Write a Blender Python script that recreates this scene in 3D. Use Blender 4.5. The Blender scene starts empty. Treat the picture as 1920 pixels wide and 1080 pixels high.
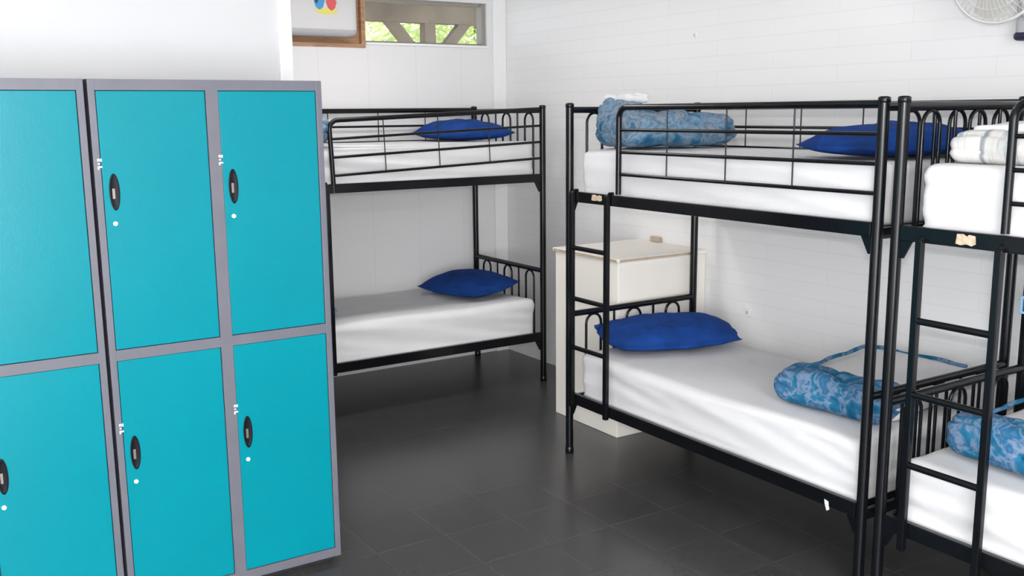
import bpy, bmesh, math, random
from mathutils import Vector, Matrix, noise
random.seed(7)
sc = bpy.context.scene
COL = sc.collection
PI = math.pi

# ------------------------------------------------------------------ camera
F_PX, YAW, PITCH, ROLL, CAM_H = 1851.6, math.radians(32.765), math.radians(10.113), math.radians(-0.554), 1.72
fw = Vector((math.sin(YAW)*math.cos(PITCH), math.cos(YAW)*math.cos(PITCH), -math.sin(PITCH)))
rt = Vector((math.cos(YAW), -math.sin(YAW), 0)); up = rt.cross(fw)
rt2 = rt*math.cos(ROLL) + up*math.sin(ROLL); up2 = -rt*math.sin(ROLL) + up*math.cos(ROLL)
cam = bpy.data.objects.new('camera', bpy.data.cameras.new('camera')); COL.objects.link(cam)
cam.data.sensor_width = 36; cam.data.lens = F_PX*36/1920; cam.data.clip_start = .05
M = Matrix((rt2, up2, -fw)).transposed().to_4x4(); M.translation = Vector((0, 0, CAM_H)); cam.matrix_world = M
sc.camera = cam
# ------------------------------------------------------------------ light
sc.view_settings.view_transform = 'Standard'; sc.view_settings.look = 'None'
sc.view_settings.gamma = 1; sc.view_settings.use_curve_mapping = False
sc.view_settings.exposure = -0.26
w = bpy.data.worlds.new('world'); sc.world = w; w.use_nodes = True
bg = w.node_tree.nodes['Background']; bg.inputs[0].default_value = (.78, .9, 1, 1); bg.inputs[1].default_value = 4.5

def light(name, kind, loc, power, size=None, rot=(0, 0, 0), color=(1, 1, 1), sy=None):
    d = bpy.data.lights.new(name, kind); d.energy = power; d.color = color
    if kind == 'AREA':
        d.size = size
        if sy: d.shape = 'RECTANGLE'; d.size_y = sy
    elif kind == 'SUN': d.angle = size
    else: d.shadow_soft_size = size
    o = bpy.data.objects.new(name, d); COL.objects.link(o); o.location = loc; o.rotation_euler = rot
    return o
light('camera_flash', 'POINT', Vector((0, 0, CAM_H)) + up*.115 - fw*.02, 165, .022, color=(1, .985, .97))
light('alcove_tube_light', 'AREA', (2.1, 4.75, 2.66), 22, 1.2, color=(1, .98, .96), sy=.25)
light('added_fill_ceiling_light', 'AREA', (1.5, -.6, 2.66), 75, 1.2, color=(1, .98, .96), sy=.25)  # unseen lamp added behind the camera to lift the far bunk
light('added_fill_behind_camera', 'AREA', (-.75, -1.80, 1.22), 205, 3.2, (math.radians(90), 0, 0), (.97, .985, 1), 2.3)  # made-up daylight source behind the camera, added for soft fill
light('added_fill_from_left', 'AREA', (-2.30, .6, 1.22), 22, 3.0, (math.radians(90), 0, math.radians(-90)), (.97, .985, 1), 2.3)  # added fill from the left; the wall there has no window
light('sun', 'SUN', (6, 8, 9), 24.0, .01, (math.radians(-25), math.radians(30), 0), (1, .96, .88))

# ------------------------------------------------------------------ materials
def srgb(r, g, b):
    f = lambda c: (c/255/12.92 if c <= 10 else ((c/255+.055)/1.055)**2.4)
    return (f(r), f(g), f(b), 1)
class NT:
    def __init__(s, name):
        s.m = bpy.data.materials.new(name); s.m.use_nodes = True; s.t = s.m.node_tree
        s.b = s.t.nodes['Principled BSDF']
    def n(s, typ, **kw):
        nd = s.t.nodes.new(typ)
        for k, v in kw.items():
            if k in nd.inputs: nd.inputs[k].default_value = v
            else: setattr(nd, k, v)
        return nd
    def l(s, a, b): s.t.links.new(a, b)
    def coord(s, scale=(1, 1, 1), loc=(0, 0, 0), rot=(0, 0, 0), kind='Object'):
        tc = s.n('ShaderNodeTexCoord'); mp = s.n('ShaderNodeMapping')
        mp.inputs['Scale'].default_value = scale; mp.inputs['Location'].default_value = loc; mp.inputs['Rotation'].default_value = rot
        s.l(tc.outputs[kind], mp.inputs[0]); return mp.outputs[0]
    def ramp(s, fac, stops, interp='LINEAR'):
        r = s.n('ShaderNodeValToRGB'); cr = r.color_ramp; cr.interpolation = interp
        while len(cr.elements) < len(stops): cr.elements.new(.5)
        for e, (p, c) in zip(cr.elements, stops): e.position = p; e.color = c
        s.l(fac, r.inputs[0]); return r.outputs[0]
    def bump(s, h, strength=.2, dist=.01):
        b = s.n('ShaderNodeBump'); b.inputs['Strength'].default_value = strength; b.inputs['Distance'].default_value = dist
        s.l(h, b.inputs['Height']); s.l(b.outputs[0], s.b.inputs['Normal'])
def mat(name, col, rough=.5, metal=0, spec=.5, var=.0, vscale=8, bump=0, bscale=60, **kw):
    t = NT(name); b = t.b
    b.inputs['Roughness'].default_value = rough; b.inputs['Metallic'].default_value = metal
    b.inputs['Specular IOR Level'].default_value = spec
    for k, v in kw.items(): b.inputs[k].default_value = v
    co = t.coord()
    nz = t.n('ShaderNodeTexNoise', Scale=vscale, Detail=4.0); t.l(co, nz.inputs['Vector'])
    c0 = tuple(max(0, c*(1-var)) for c in col[:3])+(1,); c1 = tuple(c*(1+var) for c in col[:3])+(1,)
    t.l(t.ramp(nz.outputs[0], [(.3, c0), (.7, c1)]), b.inputs['Base Color'])
    if bump:
        n2 = t.n('ShaderNodeTexNoise', Scale=bscale, Detail=6.0); t.l(co, n2.inputs['Vector']); t.bump(n2.outputs[0], bump, .004)
    return t.m
MT = {}
MT['black'] = mat('black_powder_coat', (.004, .0045, .006, 1), .2, 0, .34, .15)
MT['frame'] = mat('grey_locker_steel', srgb(104, 104, 114), .42, 0, .4, .05)
MT['dark'] = mat('gap_shade_black', (.012, .013, .016, 1), .7)  # near-black colour stands in for shade in the locker gaps
MT['teal'] = mat('teal_locker_paint', (.0, .225, .285, 1), .24, 0, .2, .03, 3, .06, 160)
MT['plastic_black'] = mat('black_plastic', (.006, .006, .009, 1), .5, 0, .2)
MT['lever'] = mat('grey_lever_metal', srgb(140, 130, 128), .35, .6)
MT['white_dot'] = mat('white_enamel', (.85, .92, .93, 1), .3)
MT['sheet'] = mat('white_cotton_sheet', (.745, .737, .745, 1), .85, 0, .15, .02, 5, .15, 350)
MT['navy'] = mat('navy_pillowcase', srgb(25, 62, 130), .85, 0, .12, .22, 9, .2, 300)
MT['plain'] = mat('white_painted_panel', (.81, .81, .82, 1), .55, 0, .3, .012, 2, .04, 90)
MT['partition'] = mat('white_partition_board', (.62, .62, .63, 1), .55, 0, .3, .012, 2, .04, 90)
MT['trimw'] = mat('white_gloss_trim', (.86, .86, .86, 1), .4, 0, .4, .01)
MT['acw'] = mat('off_white_plastic', (.64, .63, .63, 1), .4)
MT['acg'] = mat('grey_white_plastic', (.46, .46, .48, 1), .45)
MT['wood'] = None
MT['boxw'] = mat('cream_painted_board', srgb(246, 241, 233), .5, 0, .35, .02, 3)
MT['worn'] = mat('worn_board_edge', srgb(188, 172, 152), .6, 0, .3, .15, 20)
MT['timber'] = mat('weathered_timber', srgb(118, 104, 92), .8, 0, .2, .2, 6, .3, 40)
MT['alu'] = mat('grey_window_frame', srgb(150, 145, 142), .5, .1)
MT['tagbeige'] = mat('beige_paper_label', srgb(206, 184, 160), .7, 0, .2, .25, 60)
MT['tagwhite'] = mat('white_paper', (.8, .8, .8, 1), .7)
MT['tagblue'] = mat('pale_blue_label', srgb(170, 205, 240), .6)
MT['ink'] = mat('blue_ink', srgb(20, 80, 140), .6)
MT['red'] = mat('red_print', srgb(214, 92, 92), .6)
MT['blue'] = mat('blue_print', srgb(70, 150, 205), .6)
MT['yellow'] = mat('yellow_print', srgb(225, 215, 110), .6)
MT['bluedark'] = mat('dark_blue_print', srgb(34, 70, 112), .6)
MT['fanw'] = mat('white_fan_plastic', (.62, .61, .60, 1), .4)
MT['fanblade'] = mat('smoke_fan_blade', srgb(196, 194, 186), .35)
MT['fannavy'] = mat('navy_fan_plastic', srgb(42, 40, 66), .4)
MT['ground'] = mat('garden_soil', srgb(120, 110, 80), .9, 0, .1, .3, 2)
MT['bark'] = mat('tree_bark', srgb(110, 95, 75), .9, 0, .1, .3, 10)
def leafmat():
    t = NT('sunlit_leaf'); b = t.b; co = t.coord()
    nz = t.n('ShaderNodeTexNoise', Scale=2.2, Detail=3.0); t.l(co, nz.inputs['Vector'])
    t.l(t.ramp(nz.outputs[0], [(.3, srgb(128, 146, 92)), (.7, srgb(205, 210, 165))]), b.inputs['Base Color'])
    b.inputs['Roughness'].default_value = .6; b.inputs['Transmission Weight'].default_value = 0
    tr = t.n('ShaderNodeBsdfTranslucent'); tr.inputs[0].default_value = srgb(195, 208, 140)
    mx = t.n('ShaderNodeMixShader'); mx.inputs[0].default_value = .45
    t.l(b.outputs[0], mx.inputs[1]); t.l(tr.outputs[0], mx.inputs[2])
    t.l(mx.outputs[0], t.t.nodes['Material Output'].inputs[0]); return t.m
MT['leaf'] = leafmat()
def woodmat():
    t = NT('brown_varnished_wood'); b = t.b; co = t.coord((1.5, 1.5, 14), rot=(0, PI/2, 0))
    nz = t.n('ShaderNodeTexNoise', Scale=5.0, Detail=6.0, Distortion=.6); t.l(co, nz.inputs['Vector'])
    t.l(t.ramp(nz.outputs[0], [(.3, srgb(150, 108, 78)), (.7, srgb(188, 148, 112))]), b.inputs['Base Color'])
    b.inputs['Roughness'].default_value = .5; return t.m
MT['wood'] = woodmat()
def floormat():
    t = NT('dark_grey_tile'); b = t.b
    co = t.coord((1/.31, 1/.31, 1), (-1.84/.31, -3.075/.31, 0))
    br = t.n('ShaderNodeTexBrick', offset=0.0, squash=1.0)
    for k, v in dict(Scale=1.0, **{'Mortar Size': .012, 'Mortar Smooth': .5, 'Brick Width': 1.0, 'Row Height': 1.0, 'Bias': 0.0}).items(): br.inputs[k].default_value = v
    br.inputs['Color1'].default_value = (.046, .045, .046, 1); br.inputs['Color2'].default_value = (.054, .052, .052, 1)
    br.inputs['Mortar'].default_value = (.068, .062, .060, 1)
    t.l(co, br.inputs['Vector'])
    c2 = t.coord(); nz = t.n('ShaderNodeTexNoise', Scale=9.0, Detail=3.0, Roughness=.5); t.l(c2, nz.inputs['Vector'])
    mx = t.n('ShaderNodeMix', data_type='RGBA', blend_type='MULTIPLY'); mx.inputs[0].default_value = 1
    t.l(br.outputs['Color'], mx.inputs[6]); t.l(t.ramp(nz.outputs[0], [(.3, (.94, .94, .94, 1)), (.7, (1.05, 1.05, 1.05, 1))]), mx.inputs[7])
    t.l(mx.outputs[2], b.inputs['Base Color'])
    b.inputs['Roughness'].default_value = .27
    b.inputs['Specular IOR Level'].default_value = .5
    iv = t.n('ShaderNodeMath', operation='MULTIPLY_ADD'); iv.inputs[1].default_value = -1; iv.inputs[2].default_value = 1
    b.inputs['Specular IOR Level'].default_value = .7; t.l(br.outputs['Fac'], iv.inputs[0]); t.bump(iv.outputs[0], .12, .002); return t.m
MT['floor'] = floormat()
def brickmat():
    t = NT('white_painted_brick'); b = t.b
    sep = t.n('ShaderNodeSeparateXYZ'); tc = t.n('ShaderNodeTexCoord'); t.l(tc.outputs['Object'], sep.inputs[0])
    cb = t.n('ShaderNodeCombineXYZ'); t.l(sep.outputs[1], cb.inputs[0]); t.l(sep.outputs[2], cb.inputs[1])
    br = t.n('ShaderNodeTexBrick', offset=.5)
    for k, v in {'Scale': 1.0, 'Mortar Size': .004, 'Mortar Smooth': .7, 'Brick Width': .78, 'Row Height': .08}.items(): br.inputs[k].default_value = v
    br.inputs['Color1'].default_value = (.87, .865, .86, 1); br.inputs['Color2'].default_value = (.86, .853, .847, 1); br.inputs['Mortar'].default_value = (.82, .812, .805, 1)
    t.l(cb.outputs[0], br.inputs['Vector']); t.l(br.outputs['Color'], b.inputs['Base Color'])
    b.inputs['Roughness'].default_value = .5; b.inputs['Specular IOR Level'].default_value = .3
    nz = t.n('ShaderNodeTexNoise', Scale=40.0, Detail=5.0); t.l(tc.outputs['Object'], nz.inputs['Vector'])
    ad = t.n('ShaderNodeMath', operation='MULTIPLY_ADD'); ad.inputs[1].default_value = -1.0
    t.l(br.outputs['Fac'], ad.inputs[0]); t.l(nz.outputs[0], ad.inputs[2]); t.bump(ad.outputs[0], .07, .003); return t.m
MT['brick'] = brickmat()
def panelmat():
    t = NT('white_vertical_board'); b = t.b
    tc = t.n('ShaderNodeTexCoord'); sep = t.n('ShaderNodeSeparateXYZ'); t.l(tc.outputs['Object'], sep.inputs[0])
    a = t.n('ShaderNodeMath', operation='MULTIPLY'); a.inputs[1].default_value = 1/.345; t.l(sep.outputs[0], a.inputs[0])
    fr = t.n('ShaderNodeMath', operation='FRACT'); t.l(a.outputs[0], fr.inputs[0])
    lt = t.n('ShaderNodeMath', operation='LESS_THAN'); lt.inputs[1].default_value = .02; t.l(fr.outputs[0], lt.inputs[0])
    t.l(t.ramp(lt.outputs[0], [(0, (.77, .76, .76, 1)), (1, (.725, .715, .715, 1))]), b.inputs['Base Color'])
    b.inputs['Roughness'].default_value = .5; b.inputs['Specular IOR Level'].default_value = .3; return t.m
MT['panel'] = panelmat()
def quiltmat(name, stops, scale=9, seed=0.0):
    t = NT(name); b = t.b; co = t.coord((1, 1, 1), (seed, seed*.7, seed*.3))
    nz = t.n('ShaderNodeTexNoise', Scale=scale, Detail=3.0, Distortion=1.2); t.l(co, nz.inputs['Vector'])
    n2 = t.n('ShaderNodeTexNoise', Scale=scale*2.6, Detail=4.0, Distortion=.8); t.l(co, n2.inputs['Vector'])
    vo = t.n('ShaderNodeTexVoronoi', Scale=scale*1.6); t.l(co, vo.inputs['Vector'])
    m1 = t.n('ShaderNodeMath', operation='MULTIPLY_ADD'); m1.inputs[1].default_value = .55; t.l(n2.outputs[0], m1.inputs[0]); 
    m0 = t.n('ShaderNodeMath', operation='MULTIPLY'); m0.inputs[1].default_value = .5; t.l(nz.outputs[0], m0.inputs[0]); t.l(m0.outputs[0], m1.inputs[2])
    m2 = t.n('ShaderNodeMath', operation='MULTIPLY_ADD'); m2.inputs[1].default_value = .12; t.l(vo.outputs['Distance'], m2.inputs[0]); t.l(m1.outputs[0], m2.inputs[2])
    t.l(t.ramp(m2.outputs[0], stops), b.inputs['Base Color'])
    b.inputs['Roughness'].default_value = .85; b.inputs['Specular IOR Level'].default_value = .12
    fb = t.n('ShaderNodeTexNoise', Scale=260.0); t.l(co, fb.inputs['Vector']); t.bump(fb.outputs[0], .15, .002); return t.m
MT['quilt'] = quiltmat('blue_patterned_cotton', [(.38, srgb(16, 66, 98)), (.47, srgb(20, 92, 130)), (.55, srgb(44, 112, 146)), (.585, srgb(122, 140, 168)), (.625, srgb(34, 100, 140)), (.70, srgb(96, 128, 160))], 4.6)
MT['quilt_flash_paled'] = quiltmat('flash_paled_blue_cotton', [(.38, srgb(40, 72, 100)), (.46, srgb(44, 98, 136)), (.52, srgb(92, 126, 150)), (.57, srgb(128, 148, 168)), (.61, srgb(84, 118, 144)), (.66, srgb(140, 148, 160)), (.74, srgb(60, 106, 138))], 5.2, 3.1)  # paler copy of the blue quilt, flash brightness put into its colours
def stripemat():
    t = NT('grey_striped_cotton'); b = t.b; co = t.coord((2, 16, 1.2))
    nz = t.n('ShaderNodeTexNoise', Scale=1.6, Detail=4.0, Distortion=.3); t.l(co, nz.inputs['Vector'])
    t.l(t.ramp(nz.outputs[0], [(.36, srgb(150, 156, 160)), (.46, srgb(212, 210, 206)), (.56, srgb(222, 220, 216)), (.64, srgb(176, 182, 184))]), b.inputs['Base Color'])
    b.inputs['Roughness'].default_value = .85; b.inputs['Specular IOR Level'].default_value = .12; return t.m
MT['stripe'] = stripemat()
def glassmat():
    t = NT('window_glass'); tr = t.n('ShaderNodeBsdfTransparent'); gl = t.n('ShaderNodeBsdfGlossy'); gl.inputs['Roughness'].default_value = .02
    tr.inputs[0].default_value = (.96, .97, .96, 1)
    mx = t.n('ShaderNodeMixShader'); mx.inputs[0].default_value = .05
    t.l(tr.outputs[0], mx.inputs[1]); t.l(gl.outputs[0], mx.inputs[2]); t.l(mx.outputs[0], t.t.nodes['Material Output'].inputs[0]); return t.m
MT['glass'] = glassmat()
def emat(name, c, s):
    t = NT(name); t.b.inputs['Emission Color'].default_value = c; t.b.inputs['Emission Strength'].default_value = s; return t.m

# ------------------------------------------------------------------ mesh helpers
class MB:
    """collects shapes and links them as one mesh"""
    def __init__(s): s.v = []; s.f = []; s.mi = []; s.sm = []
    def add(s, vs, fs, mi=0, smooth=False):
        o = len(s.v); s.v += [tuple(v) for v in vs]
        for f in fs: s.f.append(tuple(i+o for i in f)); s.mi.append(mi); s.sm.append(smooth)
        return s
    def box(s, x0, x1, y0, y1, z0, z1, mi=0, bev=0):
        if bev:
            b = bmesh.new(); bmesh.ops.create_cube(b, size=1)
            for v in b.verts: v.co = Vector(((x0+x1)/2+v.co.x*(x1-x0), (y0+y1)/2+v.co.y*(y1-y0), (z0+z1)/2+v.co.z*(z1-z0)))
            bmesh.ops.bevel(b, geom=b.edges[:], offset=bev, segments=2, affect='EDGES', profile=.5)
            b.verts.index_update(); s.add([v.co for v in b.verts], [[v.index for v in f.verts] for f in b.faces], mi); b.free(); return s
        return s.add([(x0, y0, z0), (x1, y0, z0), (x1, y1, z0), (x0, y1, z0), (x0, y0, z1), (x1, y0, z1), (x1, y1, z1), (x0, y1, z1)],
                     [(0, 3, 2, 1), (4, 5, 6, 7), (0, 1, 5, 4), (1, 2, 6, 5), (2, 3, 7, 6), (3, 0, 4, 7)], mi)
    def tube(s, pts, r, n=12, mi=0, cap=True):
        pts = [Vector(p) for p in pts]; rings = []; ref = None
        for i, p in enumerate(pts):
            d = ((pts[i]-pts[i-1]).normalized() if i else Vector()) + ((pts[i+1]-pts[i]).normalized() if i < len(pts)-1 else Vector())
            d.normalize()
            if ref is None: ref = d.orthogonal().normalized()
            a = (ref - d*ref.dot(d)).normalized(); ref = a; b = d.cross(a)
            rr = r[i] if isinstance(r, (list, tuple)) else r
            rings.append([p + (a*math.cos(2*PI*k/n) + b*math.sin(2*PI*k/n))*rr for k in range(n)])
        vs = [v for R in rings for v in R]; fs = []
        for i in range(len(rings)-1):
            for k in range(n): fs.append((i*n+k, i*n+(k+1) % n, (i+1)*n+(k+1) % n, (i+1)*n+k))
        s.add(vs, fs, mi, True)
        if cap: s.add(rings[0], [tuple(range(n))[::-1]], mi); s.add(rings[-1], [tuple(range(n))], mi)
        return s
    def lathe(s, prof, c, n=32, axis='z', mi=0):
        vs = []; fs = []
        for (r, h) in prof:
            for k in range(n):
                a = 2*PI*k/n; p = (r*math.cos(a), r*math.sin(a), h)
                if axis == 'x': p = (h, p[0], p[1])
                if axis == 'y': p = (p[0], h, p[1])
                vs.append((c[0]+p[0], c[1]+p[1], c[2]+p[2]))
        for i in range(len(prof)-1):
            for k in range(n): fs.append((i*n+k, i*n+(k+1) % n, (i+1)*n+(k+1) % n, (i+1)*n+k))
        return s.add(vs, fs, mi, True)
    def build(s, name, mats, parent=None, loc=(0, 0, 0), rot=(0, 0, 0)):
        me = bpy.data.meshes.new(name); me.from_pydata(s.v, [], s.f)
        for m in (mats if isinstance(mats, (list, tuple)) else [mats]): me.materials.append(m)
        for p, a, b in zip(me.polygons, s.mi, s.sm): p.material_index = a; p.use_smooth = b
        b = bmesh.new(); b.from_mesh(me); bmesh.ops.recalc_face_normals(b, faces=b.faces); b.to_mesh(me); b.free()
        o = bpy.data.objects.new(name, me); COL.objects.link(o); o.location = loc; o.rotation_euler = rot
        if parent: o.parent = parent
        return o
def rounded_box(dx, dy, dz, r, nx, ny, nz, disp=None):
    """closed rounded box centred in x,y with its base at z=0; disp(p, n) -> new p"""
    vs = {}; V = []; Fc = []
    def vid(i, j, k):
        if (i, j, k) in vs: return vs[(i, j, k)]
        p = Vector((dx*(i/nx-.5), dy*(j/ny-.5), dz*(k/nz-.5)))
        rz = min(r, dz*.499)
        c = Vector((max(-dx/2+r, min(dx/2-r, p.x)), max(-dy/2+r, min(dy/2-r, p.y)), max(-dz/2+rz, min(dz/2-rz, p.z))))
        d = Vector(((p.x-c.x)/r, (p.y-c.y)/r, (p.z-c.z)/rz)); m = max(abs(d.x), abs(d.y), abs(d.z))
        if m > 1e-6:
            u = d.normalized()*m; n = d.normalized(); p = c + Vector((u.x*r, u.y*r, u.z*rz))
        else: n = Vector((0, 0, 1))
        p.z += dz/2
        if disp: p = disp(p, n)
        vs[(i, j, k)] = len(V); V.append(p); return vs[(i, j, k)]
    for i in range(nx):
        for j in range(ny):
            Fc.append([vid(i, j, 0), vid(i, j+1, 0), vid(i+1, j+1, 0), vid(i+1, j, 0)]); Fc.append([vid(i, j, nz), vid(i+1, j, nz), vid(i+1, j+1, nz), vid(i, j+1, nz)])
    for i in range(nx):
        for k in range(nz):
            Fc.append([vid(i, 0, k), vid(i+1, 0, k), vid(i+1, 0, k+1), vid(i, 0, k+1)]); Fc.append([vid(i, ny, k), vid(i, ny, k+1), vid(i+1, ny, k+1), vid(i+1, ny, k)])
    for j in range(ny):
        for k in range(nz):
            Fc.append([vid(0, j, k), vid(0, j, k+1), vid(0, j+1, k+1), vid(0, j+1, k)]); Fc.append([vid(nx, j, k), vid(nx, j+1, k), vid(nx, j+1, k+1), vid(nx, j, k+1)])
    return V, Fc
def empty(name, loc=(0, 0, 0), rz=0):
    o = bpy.data.objects.new(name, None); COL.objects.link(o); o.location = loc; o.rotation_euler = (0, 0, rz); o.empty_display_size = .1; return o
def tag(o, label, cat, group=None):
    o['label'] = label; o['category'] = cat
    if group: o['group'] = group
    return o
def struct(o): o['kind'] = 'structure'; return o
def children(o): return [c for c in bpy.data.objects if c.parent == o]
def copy_tree(o, parent=None):
    c = o.copy(); COL.objects.link(c)
    if parent: c.parent = parent
    for ch in children(o): copy_tree(ch, c)
    return c

# ------------------------------------------------------------------ setting
XR, YB, ZC = 3.812, 5.981, 2.72           # right wall, back wall, ceiling
XL, YF, T = -2.4, -1.9, .14
YP, XP = 3.95, 1.485                      # partition face, its free edge
struct(MB().box(XL-T, XR+T, YF-T, YB+T, -.12, 0).build('floor', MT['floor']))
struct(MB().box(XL-T, XR+T, YF-T, YB+T, ZC, ZC+.12).build('ceiling', MT['plain']))
struct(MB().box(XR, XR+T, YF-T, YB+T, 0, ZC).build('wall_right', MT['brick']))
struct(MB().box(XL-T, XL, YF-T, YB+T, 0, ZC).build('wall_left', MT['plain']))
struct(MB().box(XL, XR, YF-T, YF, 0, ZC).build('wall_front', MT['plain']))
AX0, AX1, AZ0, AZ1 = 2.13, 2.742, 2.137, 2.62    # air conditioner opening
WX0, WX1, WZ0, WZ1 = 2.752, 3.664, 2.170, 2.452  # window opening
def wall_back():
    xs = [XL, AX0, AX1, WX0, WX1, XR]; zs = [0, AZ0, WZ0, WZ1, AZ1, ZC]; m = MB()
    def hole(i, k):
        if i < 0 or k < 0 or i >= len(xs)-1 or k >= len(zs)-1: return True
        x = (xs[i]+xs[i+1])/2; z = (zs[k]+zs[k+1])/2
        return (AX0 < x < AX1 and AZ0 < z < AZ1) or (WX0 < x < WX1 and WZ0 < z < WZ1)
    for i in range(len(xs)-1):
        for k in range(len(zs)-1):
            if hole(i, k): continue
            x0, x1, z0, z1 = xs[i], xs[i+1], zs[k], zs[k+1]; y0, y1 = YB, YB+T
            m.add([(x0, y0, z0), (x1, y0, z0), (x1, y0, z1), (x0, y0, z1), (x0, y1, z0), (x1, y1, z0), (x1, y1, z1), (x0, y1, z1)], [(0, 1, 2, 3), (7, 6, 5, 4)])
            n = len(m.v)-8; add = lambda f: (m.f.append(tuple(n+j for j in f)), m.mi.append(0), m.sm.append(False))
            if hole(i-1, k): add((0, 3, 7, 4))
            if hole(i+1, k): add((1, 5, 6, 2))
            if hole(i, k-1): add((0, 4, 5, 1))
            if hole(i, k+1): add((3, 2, 6, 7))
    return struct(m.build('wall_back', MT['panel']))
wall_back()
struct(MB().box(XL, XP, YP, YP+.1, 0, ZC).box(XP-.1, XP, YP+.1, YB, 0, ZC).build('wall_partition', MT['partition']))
struct(MB().box(XP-.053, XP+.004, YP-.012, YP+.02, 0, ZC, bev=.004).build('trim_1', MT['trimw']))
struct(MB().box(XR-.105, XR-.001, YB-.014, YB-.001, 0, ZC, bev=.003).build('trim_2', MT['trimw']))
# window
wroot = struct(empty('window_1', (0, 0, 0)))
fr = MB(); a = .022
fr.box(WX0, WX1, YB+.05, YB+.09, WZ0, WZ0+a*.6).box(WX0, WX1, YB+.04, YB+.09, WZ1-a, WZ1).box(WX1-a*1.4, WX1, YB+.02, YB+.09, WZ0, WZ1).box(WX0, WX0+a*.4, YB+.05, YB+.09, WZ0, WZ1)
fr.build('window_frame', MT['alu'], wroot)
MB().box(WX0+.004, WX1-.01, YB+.068, YB+.073, WZ0+.005, WZ1-.01).build('glass_pane', MT['glass'], wroot)
MB().box(WX0, WX1+.01, YB-.012, YB+.05, WZ0-.016, WZ0, bev=.003).build('window_sill', MT['trimw'], wroot)
wr2 = struct(empty('added_fill_window', (0, 0, 0))); m = MB()  # unseen glazed frame and pane made up to carry the added fill
for k in range(4): m.box(-2.38+k*1.07, -2.32+k*1.07, YF, YF+.05, .0, 2.44)
m.box(-2.38, .89, YF, YF+.05, .0, .07).box(-2.38, .89, YF, YF+.05, 2.38, 2.44)
m.build('window_frame', MT['alu'], wr2)
MB().box(-2.36, .87, YF, YF+.015, .02, 2.42).build('fill_glow_pane', emat('glowing_fill_pane', (.95, .98, 1, 1), 2.0), wr2)  # pane given a glow to go with the added fill
# timber lining of the air conditioner opening
m = MB()
m.box(AX0, AX1, YB+.035, YB+.07, AZ0, AZ1)
m.box(AX0, AX1-.022, YB-.006, YB+.034, AZ0-.004, AZ0+.02).box(AX1-.022, AX1+.006, YB-.006, YB+.034, AZ0-.004, AZ1)
struct(m.build('trim_3', MT['wood']))

# ------------------------------------------------------------------ air conditioner
def air_conditioner():
    x0, x1, y0, y1, z0 = 2.14, 2.652, YB-.11, YB+.1, 2.192
    root = tag(empty('air_conditioner', ((x0+x1)/2, YB, z0)), 'white window air conditioner in the brown timber recess beside the window', 'air conditioner')
    cx = (x0+x1)/2; W = x1-x0; H = .36
    V, Fc = rounded_box(W, .15, H, .04, 24, 10, 18)
    m = MB().add(V, Fc, 0, True)
    m.mi = [1 if max(V[i].z for i in f) < .058 else 0 for f in Fc]
    m.build('casing', [MT['acw'], MT['acg']], root, (0, -.045, 0))
    MB().box(-W/2+.03, W/2-.03, -.123, -.119, .235, .33, 0, .001).build('front_grille', MT['acg'], root)
    lv = MB()
    for k in range(5): lv.box(-W/2+.05, W/2-.05, -.126, -.122, .245+k*.017, .252+k*.017)
    lv.build('louvre', MT['acw'], root)
    st = empty('sticker'); st.parent = root; st.location = (.045, -.1212, .178); st.scale = (1.5, 1, 1.5)
    st['label'] = 'colourful sticker'
    def blob(name, pts, m, dy):
        n = len(pts); a = [(x, dy, z) for x, z in pts]; b = [(x, dy+.0008, z) for x, z in pts]
        MB().add(a+b, [tuple(range(n)), tuple(range(2*n-1, n-1, -1))]+[(i, (i+1) % n, n+(i+1) % n, n+i) for i in range(n)]).build(name, m, st)
    ell = lambda cx, cz, rx, rz, w=0: [(cx+rx*math.cos(2*PI*k/24)*(1+w*math.sin(5*2*PI*k/24)), cz+rz*math.sin(2*PI*k/24)*(1+w*math.cos(4*2*PI*k/24))) for k in range(24)]
    blob('yellow_patch', ell(.0, -.022, .05, .012, .05), MT['yellow'], 0)
    blob('blue_patch', ell(-.03, .012, .022, .026, .12), MT['blue'], -.0008)
    blob('red_patch', ell(.022, .010, .022, .026, .12), MT['red'], -.0008)
    blob('dark_patch', ell(-.042, .024, .008, .016, .1), MT['bluedark'], -.0016)
air_conditioner()

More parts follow.
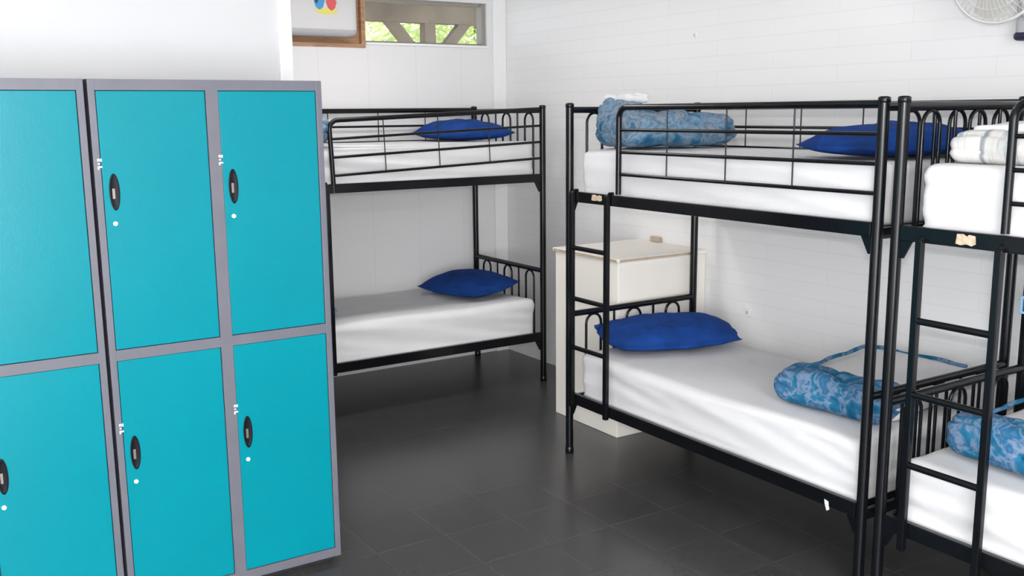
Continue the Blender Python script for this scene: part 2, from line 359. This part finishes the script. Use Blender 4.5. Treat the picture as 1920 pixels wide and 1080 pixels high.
# ------------------------------------------------------------------ outside
def outside():
    struct(MB().box(-4, 14, YB+T+.01, 22, -.2, -.12).build('ground', MT['ground']))
    p = tag(empty('veranda', (4.07, 7.6, -.12)), 'weathered timber veranda post with diagonal braces outside the window', 'veranda')
    o = Vector((4.07, 7.6, -.12))
    def L(m): m.v = [tuple(Vector(v)-o) for v in m.v]; return m
    L(MB().box(4.02, 4.12, 7.55, 7.65, -.12, 2.5)).build('post', MT['timber'], p)
    L(MB().box(2.4, 6.2, 7.54, 7.66, 2.46, 2.72)).build('beam', MT['timber'], p)
    def brace(a, b):
        a = Vector(a); b = Vector(b); d = (b-a).normalized(); s = Vector((d.z, 0, -d.x))*.045; t = Vector((0, .035, 0))
        return MB().add([a-s-t, a+s-t, a+s+t, a-s+t, b-s-t, b+s-t, b+s+t, b-s+t], [(0, 3, 2, 1), (4, 5, 6, 7), (0, 1, 5, 4), (1, 2, 6, 5), (2, 3, 7, 6), (3, 0, 4, 7)])
    L(brace((3.69, 7.6, 2.5), (4.02, 7.6, 2.13))).build('brace', MT['timber'], p)
    L(brace((4.47, 7.6, 2.52), (4.12, 7.6, 2.13))).build('brace', MT['timber'], p)
    m = MB()
    m.box(1.5, 7, 6.3, 8.0, 2.86, 2.9)
    for k in range(8): m.box(1.9+k*.62, 1.95+k*.62, 6.2, 7.95, 2.74, 2.86)
    L(m).build('roof', MT['timber'], p)
    def tree(x, y, h, r, n, label):
        t = tag(empty('garden_tree', (x, y, -.12)), label, 'tree', 'garden trees outside the window')
        MB().tube([(0, 0, 0), (.05, .02, h*.4), (-.03, .05, h*.8)], [.12, .09, .04], 10).build('trunk', MT['bark'], t)
        m = MB()
        for i in range(n):
            d = Vector((random.gauss(0, 1), random.gauss(0, 1), random.gauss(0, 1))).normalized()*r*(random.random()**.4)
            c = Vector((0, 0, h*.62))+Vector((d.x, d.y, d.z*.95)); a = Vector((random.uniform(-1, 1), random.uniform(-1, 1), random.uniform(-.6, .6))).normalized()
            b = a.orthogonal().normalized(); b.rotate(Matrix.Rotation(random.uniform(0, 6.3), 3, a)); l = random.uniform(.05, .11); w_ = l*.42
            m.add([c-a*l, c+b*w_, c+a*l, c-b*w_], [(0, 1, 2, 3)])
        m.build('foliage', MT['leaf'], t)
    tree(3.6, 10.2, 3.6, 1.15, 5200, 'bright leafy garden tree seen left of the veranda post')
    tree(6.4, 10.6, 3.9, 1.5, 5200, 'bright leafy garden tree seen right of the veranda post')
    tree(5.6, 15.2, 5.0, 2.5, 6000, 'tall leafy garden tree farthest back behind the veranda post')
outside()

# ------------------------------------------------------------------ lockers
LY, LZ, LD = 3.408, 1.836, .45
def locker_unit():
    """two columns by two tiers; local x 0..0.787, front face at y=0"""
    W = .787; root = empty('locker_unit')
    f = MB(); st = .0225
    cols = [(.024, .369), (.415, .763)]; tiers = [(.06, .911), (.951, 1.799)]
    f.box(0, .018, .004, LD, .03, LZ).box(W-.012, W, .004, LD, .03, LZ).box(0, W, LD-.01, LD, .03, LZ)
    f.box(0, W, .004, LD, LZ-.012, LZ).box(0, W, .004, LD, .03, .045)
    f.box(0, cols[0][0]-.002, 0, .02, .022, LZ, bev=.002).box(cols[0][1]+.002, cols[1][0]-.002, 0, .02, .03, LZ-.002).box(cols[1][1]+.002, W, 0, .02, .022, LZ, bev=.002)
    f.box(.003, W-.003, .0004, .02, tiers[1][1]+.002, LZ-.0005).box(.003, W-.003, .0004, .02, tiers[0][1]+.002, tiers[1][0]-.002).box(.003, W-.003, .0004, .02, .024, tiers[0][0]-.002)
    f.build('cabinet', MT['frame'], root)
    MB().box(.02, W-.02, .03, LD-.03, 0, .03).build('plinth', MT['dark'], root)  # dark colour stands in for the shadow gap under the cabinet
    MB().box(.019, W-.013, .018, LD-.011, .046, LZ-.013).build('dark_gap_block', MT['dark'], root)  # dark block filling the cabinet; its colour makes the gap lines round the doors
    for (x0, x1) in cols:
        for (z0, z1) in tiers:
            d = MB().box(x0, x1, .003, .019, z0, z1, bev=.0018).build('door', MT['teal'], root)
            hz = z1-.324; hx = x0+.034
            # oval recessed cup
            ring = MB(); n = 28
            def ov(rx, rz, y): return [(hx+rx*math.cos(2*PI*k/n), y, hz+rz*math.sin(2*PI*k/n)) for k in range(n)]
            loops = [ov(.0165, .060, .0028), ov(.0165, .060, .0005), ov(.0125, .054, .0), ov(.0105, .050, .0016), ov(.0085, .044, .0024)]
            vs = [v for l_ in loops for v in l_]; fs = [(i*n+k, i*n+(k+1) % n, (i+1)*n+(k+1) % n, (i+1)*n+k) for i in range(len(loops)-1) for k in range(n)]
            fs.append(tuple((len(loops)-1)*n+k for k in range(n)))
            h = MB().add(vs, fs, 0, True).build('handle', MT['plastic_black'], d)
            MB().box(hx-.0075, hx+.001, -.002, .002, hz-.022, hz+.012, bev=.0008).build('lever', MT['lever'], d)
            b = MB().lathe([(0, -.0016), (.0062, -.0016), (.0075, -.0006), (.0075, .003)], (hx-.005, 0, hz-.103), 16, 'y'); b.build('lock', MT['white_dot'], d)
            q = MB(); mx, mz = x0-.005, hz+.092
            q.box(mx-.007, mx-.001, -.0012, .0, mz+.009, mz+.017).box(mx+.001, mx+.007, -.0012, .0032, mz+.008, mz+.017)
            q.box(mx-.006, mx+.0, -.0012, .0, mz-.001, mz+.003)
            q.box(mx-.007, mx+.007, -.0012, .0032, mz-.012, mz-.007).box(mx-.007, mx-.003, -.0012, .0, mz-.018, mz-.012)
            q.build('number_sticker', MT['white_dot'], d)
    return root
la = locker_unit(); la.location = (.601, LY, 0)
tag(la, 'teal and grey steel locker unit beside the far bunk, both door columns in full view', 'lockers', 'teal steel lockers')
lb = copy_tree(la); lb.location = (-.197, LY, 0)
tag(lb, 'teal and grey steel locker unit cut off by the left edge of the photo', 'lockers', 'teal steel lockers')

# ------------------------------------------------------------------ bunk beds
BL, BW, BH = 1.773, .83, 1.76
BZ = [(.27, .325), (1.287, 1.338)]        # lower and upper side rails
def bunk():
    root = empty('bunk_bed')
    pm = MB(); r = .0195
    pm.tube([(0, 0, .012), (0, 0, BH-.006)], r, 20); pm.lathe([(0, BH), (.012, BH), (r, BH-.003), (r+.0015, BH-.006), (r+.0015, BH-.02), (r, BH-.022)], (0, 0, 0), 20)
    pm.lathe([(.0, 0), (.0205, 0), (.0215, .003), (.0215, .03), (r, .033)], (0, 0, 0), 20)
    me = None
    for (x, y) in ((0, 0), (BL, 0), (0, BW), (BL, BW)):
        o = pm.build('post', MT['black'], root) if me is None else bpy.data.objects.new('post', me)
        if me is None: me = o.data
        else: COL.objects.link(o); o.parent = root
        o.location = (x, y, 0)
    for (z0, z1) in BZ:
        for y, s in ((0, 1), (BW, -1)):
            m = MB().box(.019, BL-.019, y-.012, y+.012, z0, z1, bev=.003)
            m.box(.02, BL-.02, min(y, y+s*.04), max(y, y+s*.04), z0+.004, z0+.008)
            for x, sx in ((.019, 1), (BL-.019, -1)):   # tapered corner plate
                a = [(x, z0+.002), (x+sx*.045, z0+.002), (x+sx*.012, z0-.06), (x, z0-.06)]
                m.add([(p, y-.004, q) for p, q in a]+[(p, y+.004, q) for p, q in a], [(0, 1, 2, 3), (7, 6, 5, 4), (0, 4, 5, 1), (1, 5, 6, 2), (2, 6, 7, 3), (3, 7, 4, 0)])
            m.build('side_rail', MT['black'], root)
    def end_panel(x, zr, zb):
        m = MB().tube([(x, .012, zr), (x, BW-.012, zr)], .0155, 14)
        m.box(x-.010, x+.010, .015, BW-.015, zb-.03, zb+.008, bev=.002)
        for f in (.182, .5, .823):
            c = f*BW; h = .047; zt = zr-.014-h
            pts = [(x, c-h, zb)]+[(x, c-h*math.cos(PI*k/10), zt+h*math.sin(PI*k/10)) for k in range(11)]+[(x, c+h, zb)]
            m.tube(pts, .0068, 8)
        for f in (.342, .66): m.tube([(x, f*BW, zb), (x, f*BW, zr)], .0062, 8)
        return m.build('end_panel', MT['black'], root)
    for x in (0, BL): end_panel(x, 1.726, 1.31); end_panel(x, .722, .295)
    # front guard rail with curved corner
    g = MB(); x0 = .376; zt = 1.735; R = .05
    pts = [(x0, 0, 1.343), (x0, 0, zt-R)]+[(x0+R-R*math.cos(PI/2*k/8), 0, zt-R+R*math.sin(PI/2*k/8)) for k in range(1, 9)]+[(BL-.015, 0, zt)]
    g.tube(pts, .0135, 12)
    for z in (1.635, 1.535, 1.435): g.tube([(x0, 0, z), (BL-.015, 0, z)], .0075, 10)
    for x in (.70, 1.048, 1.392): g.tube([(x, 0, 1.433), (x, 0, zt)], .0032, 6)
    # origin at the near post so that a sagging rail turns about it
    g.v = [(a-BL, b, c-1.335) for a, b, c in g.v]
    guard = g.build('guard_rail', MT['black'], root, (BL, 0, 1.335))
    g = MB().tube([(.015, BW, 1.735), (BL-.015, BW, 1.735)], .0155, 14)
    for z in (1.635, 1.535, 1.435): g.tube([(.015, BW, z), (BL-.015, BW, z)], .007, 8)
    for x in (.35, .70, 1.048, 1.392): g.tube([(x, BW, 1.433), (x, BW, 1.735)], .0032, 6)
    g.build('back_rail', MT['black'], root)
    lad = empty('ladder'); lad.parent = root
    for x in (.053, .325):
        MB().box(x-.0125, x+.0125, -.036, -.014, .262, 1.334, bev=.003).tube([(x, -.025, 1.326), (x, -.012, 1.343), (x, .010, 1.343)], .008, 8).build('stile', MT['black'], lad)
    for z in (1.067, .816, .570): MB().tube([(.06, -.025, z), (.318, -.025, z)], .0115, 12).build('rung', MT['black'], lad)
    for (z0, z1), nm in zip(BZ, ('slat_base', 'slat_base')):
        m = MB().box(.03, BL-.03, BW/2-.012, BW/2+.012, z0, z0+.012)
        for k in range(12): x = .06+k*(BL-.12)/11; m.box(x-.02, x+.02, .01, BW-.01, z0+.010, z0+.022)
        m.build(nm, MT['black'], root)
    return root, guard, lad
bed, guard, lad = bunk()
R2 = -PI/2
XF, Y2, Y3, X1, Y1 = 2.858, 3.911, 2.061, 1.755, 5.114
def child(o, kind): return [c for c in children(o) if c.name.split('.')[0] == kind]
bed3 = copy_tree(bed); bed1 = copy_tree(bed)
bed.location = (XF, Y2, 0); bed.rotation_euler.z = R2
tag(bed, 'black metal bunk bed in front of the white box against the brick wall', 'bunk bed', 'black metal bunk beds')
bed3.location = (XF, Y3, 0); bed3.rotation_euler.z = R2
tag(bed3, 'black metal bunk bed cut off by the right edge of the photo', 'bunk bed', 'black metal bunk beds')
l3 = child(bed3, 'ladder')[0]; l3.location = (.053, .002, -.036)
for c in children(l3):
    if c.name.startswith('stile'): pass
bed1.location = (X1, Y1, 0)
tag(bed1, 'black metal bunk bed under the window along the back wall, partly behind lockers', 'bunk bed', 'black metal bunk beds')
g1 = child(bed1, 'guard_rail')[0]; g1.rotation_euler.y = math.radians(-2.15)
def sticker(parent, x, z, w_, h_, mats, y=-.0135):
    m = MB()
    pts = [(-1, -.8), (-.5, -1), (.1, -.75), (.6, -1), (1, -.6), (.92, .8), (.3, .95), (.1, .6), (-.3, 1), (-.9, .9)]
    a = [(x+p*w_, y, z+q*h_) for p, q in pts]; b = [(x+p*w_, y+.0015, z+q*h_) for p, q in pts]; n = len(pts)
    m.add(a+b, [tuple(range(n)), tuple(range(2*n-1, n-1, -1))]+[(i, (i+1) % n, n+(i+1) % n, n+i) for i in range(n)])
    o = m.build('sticker', mats, parent); o['label'] = 'torn beige sticker'; return o
sticker(bed, .232, 1.318, .04, .015, MT['tagbeige'])
sticker(bed3, .258, 1.313, .034, .018, MT['tagbeige'])
# pale label round the back post of the right bunk
lab = MB().box(-.021, .021, -.022, .022, .935, 1.005, bev=.004); lab.build('post_label', MT['tagblue'], bed3, (0, BW, 0))['label'] = 'pale blue label on post'
MB().box(-.006, .010, -.0235, -.0205, .945, .995).build('post_label', MT['ink'], bed3, (0, BW, 0))['label'] = 'dark blue print on label'

# ------------------------------------------------------------------ mattresses
def mattress_mesh(seed, lower):
    dx, dy, dz = BL-.095, BW-.048, (.242 if lower else .228)
    sd = Vector((seed*7.3, seed*3.1, seed*1.7))
    def disp(p, n):
        q = p.copy(); side = 1-abs(n.z); zz = p.z/dz
        f = noise.noise(Vector((p.x*1.5, p.y*1.5, p.z*19+p.x*2.0))+sd)*.012 + noise.noise(Vector((p.x*6+p.z*22, p.y*6+p.z*10, p.z*6))+sd*2)*.006*(.4+1.2*min(1, abs(p.x)/(dx/2))**4)
        q += n*f*side
        if n.z > .5: q.z += noise.noise(Vector((p.x*1.8, p.y*2.6, 0))+sd)*.012 + noise.noise(Vector((p.x*2.5, p.y*11+p.x*2, 3))+sd)*.003
        # tucked sheet pulls in a little towards the base
        if n.z > -.3 and abs(n.z) < .8: q -= Vector((n.x, n.y, 0))*(1-zz)*.010
        return q
    V, Fc = rounded_box(dx, dy, dz, .036, 100, 44, 14, disp)
    return MB().add(V, Fc, 0, True)
def put_on(bedobj, mb, name, mats, lx, ly, z, rz=0):
    o = mb.build(name, mats); R = bedobj.rotation_euler.z
    p = Matrix.Rotation(R, 3, 'Z') @ Vector((lx, ly, 0)); o.location = (bedobj.location.x+p.x, bedobj.location.y+p.y, z); o.rotation_euler.z = R+rz
    return o
MG = 'white sheeted mattresses on the bunks'
cxm, cym = .055+(BL-.095)/2, .022+(BW-.048)/2
ZT = {}
for i, (b, who) in enumerate(((bed, 'the bunk in front of the white box'), (bed3, 'the bunk at the right edge'), (bed1, 'the far bunk under the window'))):
    for lower in (False, True):
        z0 = BZ[0 if lower else 1][0]+.0225
        o = put_on(b, mattress_mesh(i*2+lower+1, lower), 'mattress', MT['sheet'], cxm, cym, z0)
        tag(o, 'white sheeted mattress on the %s level of %s' % ('lower' if lower else 'upper', who), 'mattress', MG)
ZU, ZLW = 1.287+.0225+.228, .27+.0225+.242

# ------------------------------------------------------------------ pillows
def pillow_mesh(lx, ly, h, seed, slump=0):
    nu, nv = 44, 34; sd = Vector((seed*3.7, seed*5.1, seed*2.3)); V = []; Fc = []
    for side in (1, -1):
        for i in range(nu+1):
            for j in range(nv+1):
                u = -1+2*i/nu; v = -1+2*j/nv
                x = lx/2*u*(1-.10*(1-abs(v)**2.2)*0-.07*(1-v*v)*abs(u)**3*0) ; y = ly/2*v
                x = lx/2*u*math.sqrt(1-.22*v*v)*(1+.05*abs(u*v)**6); y = ly/2*v*math.sqrt(1-.28*u*u)*(1+.06*abs(u*v)**6)
                t = max(0, (1-abs(u)**2.6)*(1-abs(v)**2.6))**.62
                z = h*.62*t if side > 0 else -h*.38*t**.6
                k = noise.noise(Vector((x*6, y*6, side*2))+sd)*.012 + abs(noise.noise(Vector((x*9+y*4, y*13, side))+sd))*.016
                z += k*t*(1 if side > 0 else .3)
                z += slump*u*.5*0
                edge = max(abs(u), abs(v))
                if edge > .9: x += noise.noise(Vector((u*4, v*4, 1))+sd)*.012; y += noise.noise(Vector((u*4, v*4, 9))+sd)*.012
                V.append(Vector((x, y, max(z, -h*.38)+h*.38)))
    n = (nu+1)*(nv+1)
    for s in range(2):
        for i in range(nu):
            for j in range(nv):
                a = s*n+i*(nv+1)+j; q = (a, a+nv+1, a+nv+2, a+1); Fc.append(q if s == 0 else q[::-1])
    # stitch the rim
    rim = [(i, 0) for i in range(nu)]+[(nu, j) for j in range(nv)]+[(i, nv) for i in range(nu, 0, -1)]+[(0, j) for j in range(nv, 0, -1)]
    ids = [i*(nv+1)+j for i, j in rim]
    for k in range(len(ids)):
        a, b = ids[k], ids[(k+1) % len(ids)]; Fc.append((a, n+a, n+b, b))
    return MB().add(V, Fc, 0, True)
PG = 'navy blue pillows on the bunks'
def pillow(x, y, z, lx, ly, h, rz, seed, label, tilt=(0, 0)):
    o = pillow_mesh(lx, ly, h, seed).build('pillow', MT['navy']); o.location = (x, y, z); o.rotation_euler = (tilt[0], tilt[1], rz)
    return tag(o, label, 'pillow', PG)
pillow(3.28, 2.40, ZU+.006, .68, .42, .115, math.radians(-12), 1, 'navy blue pillow at the right end of the upper mattress behind the twin black posts')
pillow(3.315, 3.70, ZLW+.030, .72, .38, .12, math.radians(-17), 2, 'navy blue pillow on the lower mattress beside the ladder and white box', (math.radians(8), 0))
pillow(3.21, 5.56, ZU+.008, .42, .66, .125, math.radians(8), 3, 'navy blue pillow on the upper mattress of the far bunk', )
pillow(3.25, 5.58, ZLW+.022, .46, .60, .12, math.radians(14), 4, 'navy blue pillow on the lower mattress of the far bunk', (0, math.radians(-5)))

# ------------------------------------------------------------------ quilts
def lump(dx, dy, dz, r, seed, amp=.02, creases=5, nx=48, ny=40, nz=18, shape=None):
    sd = Vector((seed*4.1, seed*2.7, seed*6.1))
    def disp(p, n):
        q = p.copy()
        f = noise.noise(Vector((p.x*6, p.y*6, p.z*9))+sd)*amp*1.1 - (1-min(1, abs(noise.noise(Vector((p.x*4+p.z*9, p.y*4-p.z*7, p.z*creases*3))+sd*1.7))*5))**2*amp*1.0 + noise.noise(Vector((p.x*16, p.y*16, p.z*26))+sd)*amp*.35
        k = 1 if n.z > -.3 else .15
        q += n*f*k
        if shape: q = shape(q)
        q.z = max(q.z, .0)
        return q
    return rounded_box(dx, dy, dz, r, nx, ny, nz, disp)
QG = 'folded blue patterned quilts on the bunks'
def rolled_quilt(x, y, z, rz, seed, label):
    """thick rolled quilt, its rolled end standing up with the white lining on top"""
    root = tag(empty('quilt', (x, y, z), rz), label, 'quilt', QG)
    V, Fc = lump(.66, .34, .17, .08, seed, .016, 5, shape=lambda q: Vector((q.x, q.y*(1-.12*(q.x/.33)), q.z*(1.0-.10*(q.x/.33)))))
    MB().add(V, Fc, 0, True).build('rolled_body', MT['quilt_flash_paled'], root)
    V, Fc = lump(.17, .29, .235, .08, seed+2, .016, 4, 24, 36, 22)
    MB().add(V, Fc, 0, True).build('turned_end', MT['quilt_flash_paled'], root, (-.23, .02, .0))
    V, Fc = lump(.13, .24, .05, .024, seed+3, .012, 3, 24, 36, 6)
    MB().add(V, Fc, 0, True).build('lining', MT['sheet'], root, (-.205, .03, .205))['label'] = 'white lining fold'
    V, Fc = lump(.12, .10, .05, .024, seed+4, .012, 3, 20, 16, 8)
    MB().add(V, Fc, 0, True).build('loose_corner', MT['quilt_flash_paled'], root, (.345, .02, .03))
    return root
rolled_quilt(3.265, 3.675, ZU+.012, math.radians(-9), 1, 'flash-paled blue patterned quilt rolled up on the upper mattress near the white box')
rolled_quilt(2.05, 5.45, ZU+.004, math.radians(70), 5, 'flash-paled blue patterned quilt on the upper mattress of the far bunk, beside the lockers')
def spread_quilt(x, y, z, rz, seed, label, lx=.56, ly=.52, roll=.085, right=False):
    """front roll along local y at x=0, white side up behind it, blue hem along the far edges"""
    root = tag(empty('quilt', (x, y, z), rz), label, 'quilt', QG)
    V, Fc = lump(roll*2.5, ly, roll*1.75, roll*.82, seed, .017, 6, 24, 60, 18)
    MB().add(V, Fc, 0, True).build('rolled_front', MT['quilt'], root, (0, 0, 0))
    sd = Vector((seed*2.2, 1, 5))
    def sh(p, n):
        q = p.copy(); u = (p.x+lx/2)/lx; v = p.y/(ly/2)
        q.z += (.03*u+.02*max(0, u-.55)/.45)*1.0*(p.z > -.01) + noise.noise(Vector((p.x*5, p.y*5, 0))+sd)*.010*(p.z > .02)
        return q
    V, Fc = rounded_box(lx+.02, ly-.01, .075, .03, 30, 30, 4, sh)
    MB().add(V, Fc, 0, True).build('lining', MT['sheet'], root, (lx/2+.02, 0, .002))['label'] = 'white lining facing up'
    pts = []
    for k in range(9): pts.append((.07+(lx-.08)*k/8, ly/2-.004+.003*math.sin(k*2), .095+.030*k/8+.003*math.sin(k*1.7)))
    for k in range(1, 4): a = k/4*PI/2; pts.append((lx-.01+.03*math.sin(a), ly/2-.004-.03*(1-math.cos(a)), .127))
    for k in range(1, 10): pts.append((lx+.022+.005*math.sin(k*2.1), ly/2-.04-(ly-.09)*k/9, (.128+.004*math.sin(k*1.3))))
    MB().tube(pts, [.0075+.002*math.sin(i*1.1)**2 for i in range(len(pts))], 10).build('hem', MT['quilt'], root)
    return root
spread_quilt(3.115, 2.475, ZLW+.010, math.radians(4), 2, 'blue patterned quilt folded white side up on the lower mattress left of the twin posts')
spread_quilt(3.10, 1.70, ZLW+.004, math.radians(-3), 3, 'blue patterned quilt on the lower mattress behind the right ladder')
V, Fc = lump(.34, .50, .10, .045, 9, .016, 5, 30, 40, 10)
q1 = tag(MB().add(V, Fc, 0, True).build('quilt', MT['quilt_flash_paled']), 'patterned quilt just showing on the lower mattress of the far bunk, behind the locker edge', 'quilt', QG)
q1.location = (2.0, 5.46, ZLW+.004)
def striped_quilt():
    root = tag(empty('quilt', (3.22, 1.66, ZU+.004)), 'pale grey striped quilt folded on the upper mattress at the right edge', 'quilt')
    V, Fc = lump(.56, .62, .105, .05, 4, .010, 4, 40, 44, 12)
    MB().add(V, Fc, 0, True).build('folded_body', MT['stripe'], root)
    V, Fc = lump(.50, .55, .030, .015, 6, .006, 3, 40, 44, 6, shape=lambda q: Vector((q.x, q.y, q.z+.03*max(0, -q.y/.29)+.02*(q.x+.27))))
    MB().add(V, Fc, 0, True).build('lining', MT['sheet'], root, (.035, -.02, .097))['label'] = 'white lining on top'
striped_quilt()
# white tag hanging under the lower mattress of the middle bunk
tg = tag(MB().add([(-.008, 0, 0), (.010, .001, -.004), (.014, .002, -.035), (.002, .003, -.043), (-.006, .002, -.02),
                   (-.008, .002, 0), (.010, .003, -.004), (.014, .004, -.035), (.002, .005, -.043), (-.006, .004, -.02)],
                  [(0, 1, 2, 3, 4), (9, 8, 7, 6, 5), (0, 5, 6, 1), (1, 6, 7, 2), (2, 7, 8, 3), (3, 8, 9, 4), (4, 9, 5, 0)]).build('cloth_tag', MT['tagwhite']),
         'small white tag hanging on the lower side rail near the twin posts', 'tag')
tg.location = (XF-.014, 2.285, .295); tg.rotation_euler.z = -PI/2

# ------------------------------------------------------------------ white box against the right wall
def boxed_seat():
    x0, x1, y0, y1, zt = 3.196, XR-.002, 3.947, 4.509, .966
    root = tag(empty('storage_box', (x0, y0, 0)), 'white painted box with a worn top standing against the brick wall behind the bunk ladder', 'box')
    MB().box(0, x1-x0, 0, y1-y0, 0, zt-.022, bev=.004).build('body', MT['boxw'], root)
    MB().box(-.012, x1-x0, -.012, y1-y0+.012, zt-.020, zt, bev=.003).build('lid', MT['boxw'], root)
    MB().box(-.0135, -.0115, .0, y1-y0, zt-.017, zt-.004).box(.0, .5, -.0135, -.0115, zt-.017, zt-.004).build('edge_strip', MT['worn'], root)['label'] = 'worn bare edge of the lid'
    MB().box(x1-x0-.025, x1-x0-.002, .36, .44, zt+.0005, zt+.03, bev=.003).build('hinge', MT['worn'], root)
boxed_seat()
# wall fittings
def outlet(y, z, label, s=1):
    root = tag(empty('wall_fitting', (XR, y, z)), label, 'wall fitting')
    MB().box(-.008, -.0005, -.018*s, .018*s, -.024*s, .024*s, bev=.002).build('plate', MT['trimw'], root)
    MB().box(-.014, -.008, -.006*s, .006*s, -.012*s, .002*s, bev=.001).build('button', MT['acg'], root)
outlet(4.065, 2.12, 'tiny white fitting high on the brick wall above the middle bunk', .55)
outlet(3.62, .672, 'pale wall plate on the brick wall just above the lower mattress', 1.0)

# ------------------------------------------------------------------ wall fan
def wall_fan():
    c = Vector((3.50, 2.168, 2.192)); R = .168
    root = tag(empty('wall_fan', (XR, 2.19, 2.0)), 'white wall fan with round wire cage high at the right edge', 'fan')
    o = Vector((XR, 2.19, 2.0)); rel = c-o
    cage = MB()
    for k in range(48):
        a = 2*PI*k/48; ca, sa = math.cos(a), math.sin(a)
        for s in (-1, 1):
            pts = [(s*.055*(1-(t/6)**2.5), ca*(.035+(R-.035)*t/6), sa*(.035+(R-.035)*t/6)) for t in range(7)]
            cage.tube(pts, .0011, 5, cap=False)
    ring = lambda r, x, th, m: m.tube([(x, r*math.cos(2*PI*k/56), r*math.sin(2*PI*k/56)) for k in range(57)], th, 8, cap=False)
    ring(R, 0, .0062, cage); ring(R*.72, -.037, .0016, cage); ring(R*.72, .037, .0016, cage)
    cage.build('cage', MT['fanw'], root, rel, (0, math.radians(-4), math.radians(6)))
    MB().lathe([(0, -.064), (.025, -.063), (.036, -.056), (.036, -.05), (0, -.05)], (0, 0, 0), 28, 'x').build('badge', MT['fanw'], root, rel)
    bl = MB()
    for k in range(3):
        a0 = 2*PI*k/3+.5; V = []; n = 8
        for i in range(n+1):
            r_ = .03+(R-.045)*i/n
            for j in range(7):
                a = a0+(j/6-.35)*(1.55-.5*i/n); V.append((.02*(j/6-.5)*1.6, r_*math.cos(a), r_*math.sin(a)))
        bl.add(V, [(i*7+j, i*7+j+1, (i+1)*7+j+1, (i+1)*7+j) for i in range(n) for j in range(6)], 0, True)
    bl.build('blades', MT['fanblade'], root, rel)
    MB().lathe([(0, .045), (.05, .047), (.055, .06), (.05, .13), (.03, .15), (0, .152)], (0, 0, 0), 28, 'x').build('motor', MT['fanw'], root, rel)
    q = o-o
    MB().tube([tuple(rel+Vector((.12, 0, 0))), tuple(rel+Vector((.18, 0, -.06))), (-.11, -.02, .07), (-.07, -.03, .05)], .018, 12).build('neck', MT['fanw'], root)
    V, Fc = rounded_box(.075, .15, .16, .025, 8, 12, 12)
    MB().add(V, Fc, 0, True).build('wall_bracket', MT['acg'], root, (-.0385, -.03, -.02))
    V, Fc = rounded_box(.079, .154, .035, .017, 8, 12, 5)
    MB().add(V, Fc, 0, True).build('bracket_base', MT['fannavy'], root, (-.0405, -.03, -.03))
wall_fan()

# ------------------------------------------------------------------ ceiling lamps (above the frame), the one behind the camera added as unseen fill
for (x, y, nm) in ((2.1, 4.75, 'over the far bunk'), (1.5, -.6, 'behind the camera, added as unseen fill')):
    r_ = tag(empty('ceiling_light', (x, y, ZC)), 'white tube light on the ceiling '+nm, 'ceiling light')
    MB().box(-.62, .62, -.13, .13, -.045, -.001, bev=.004).build('housing', MT['trimw'], r_)
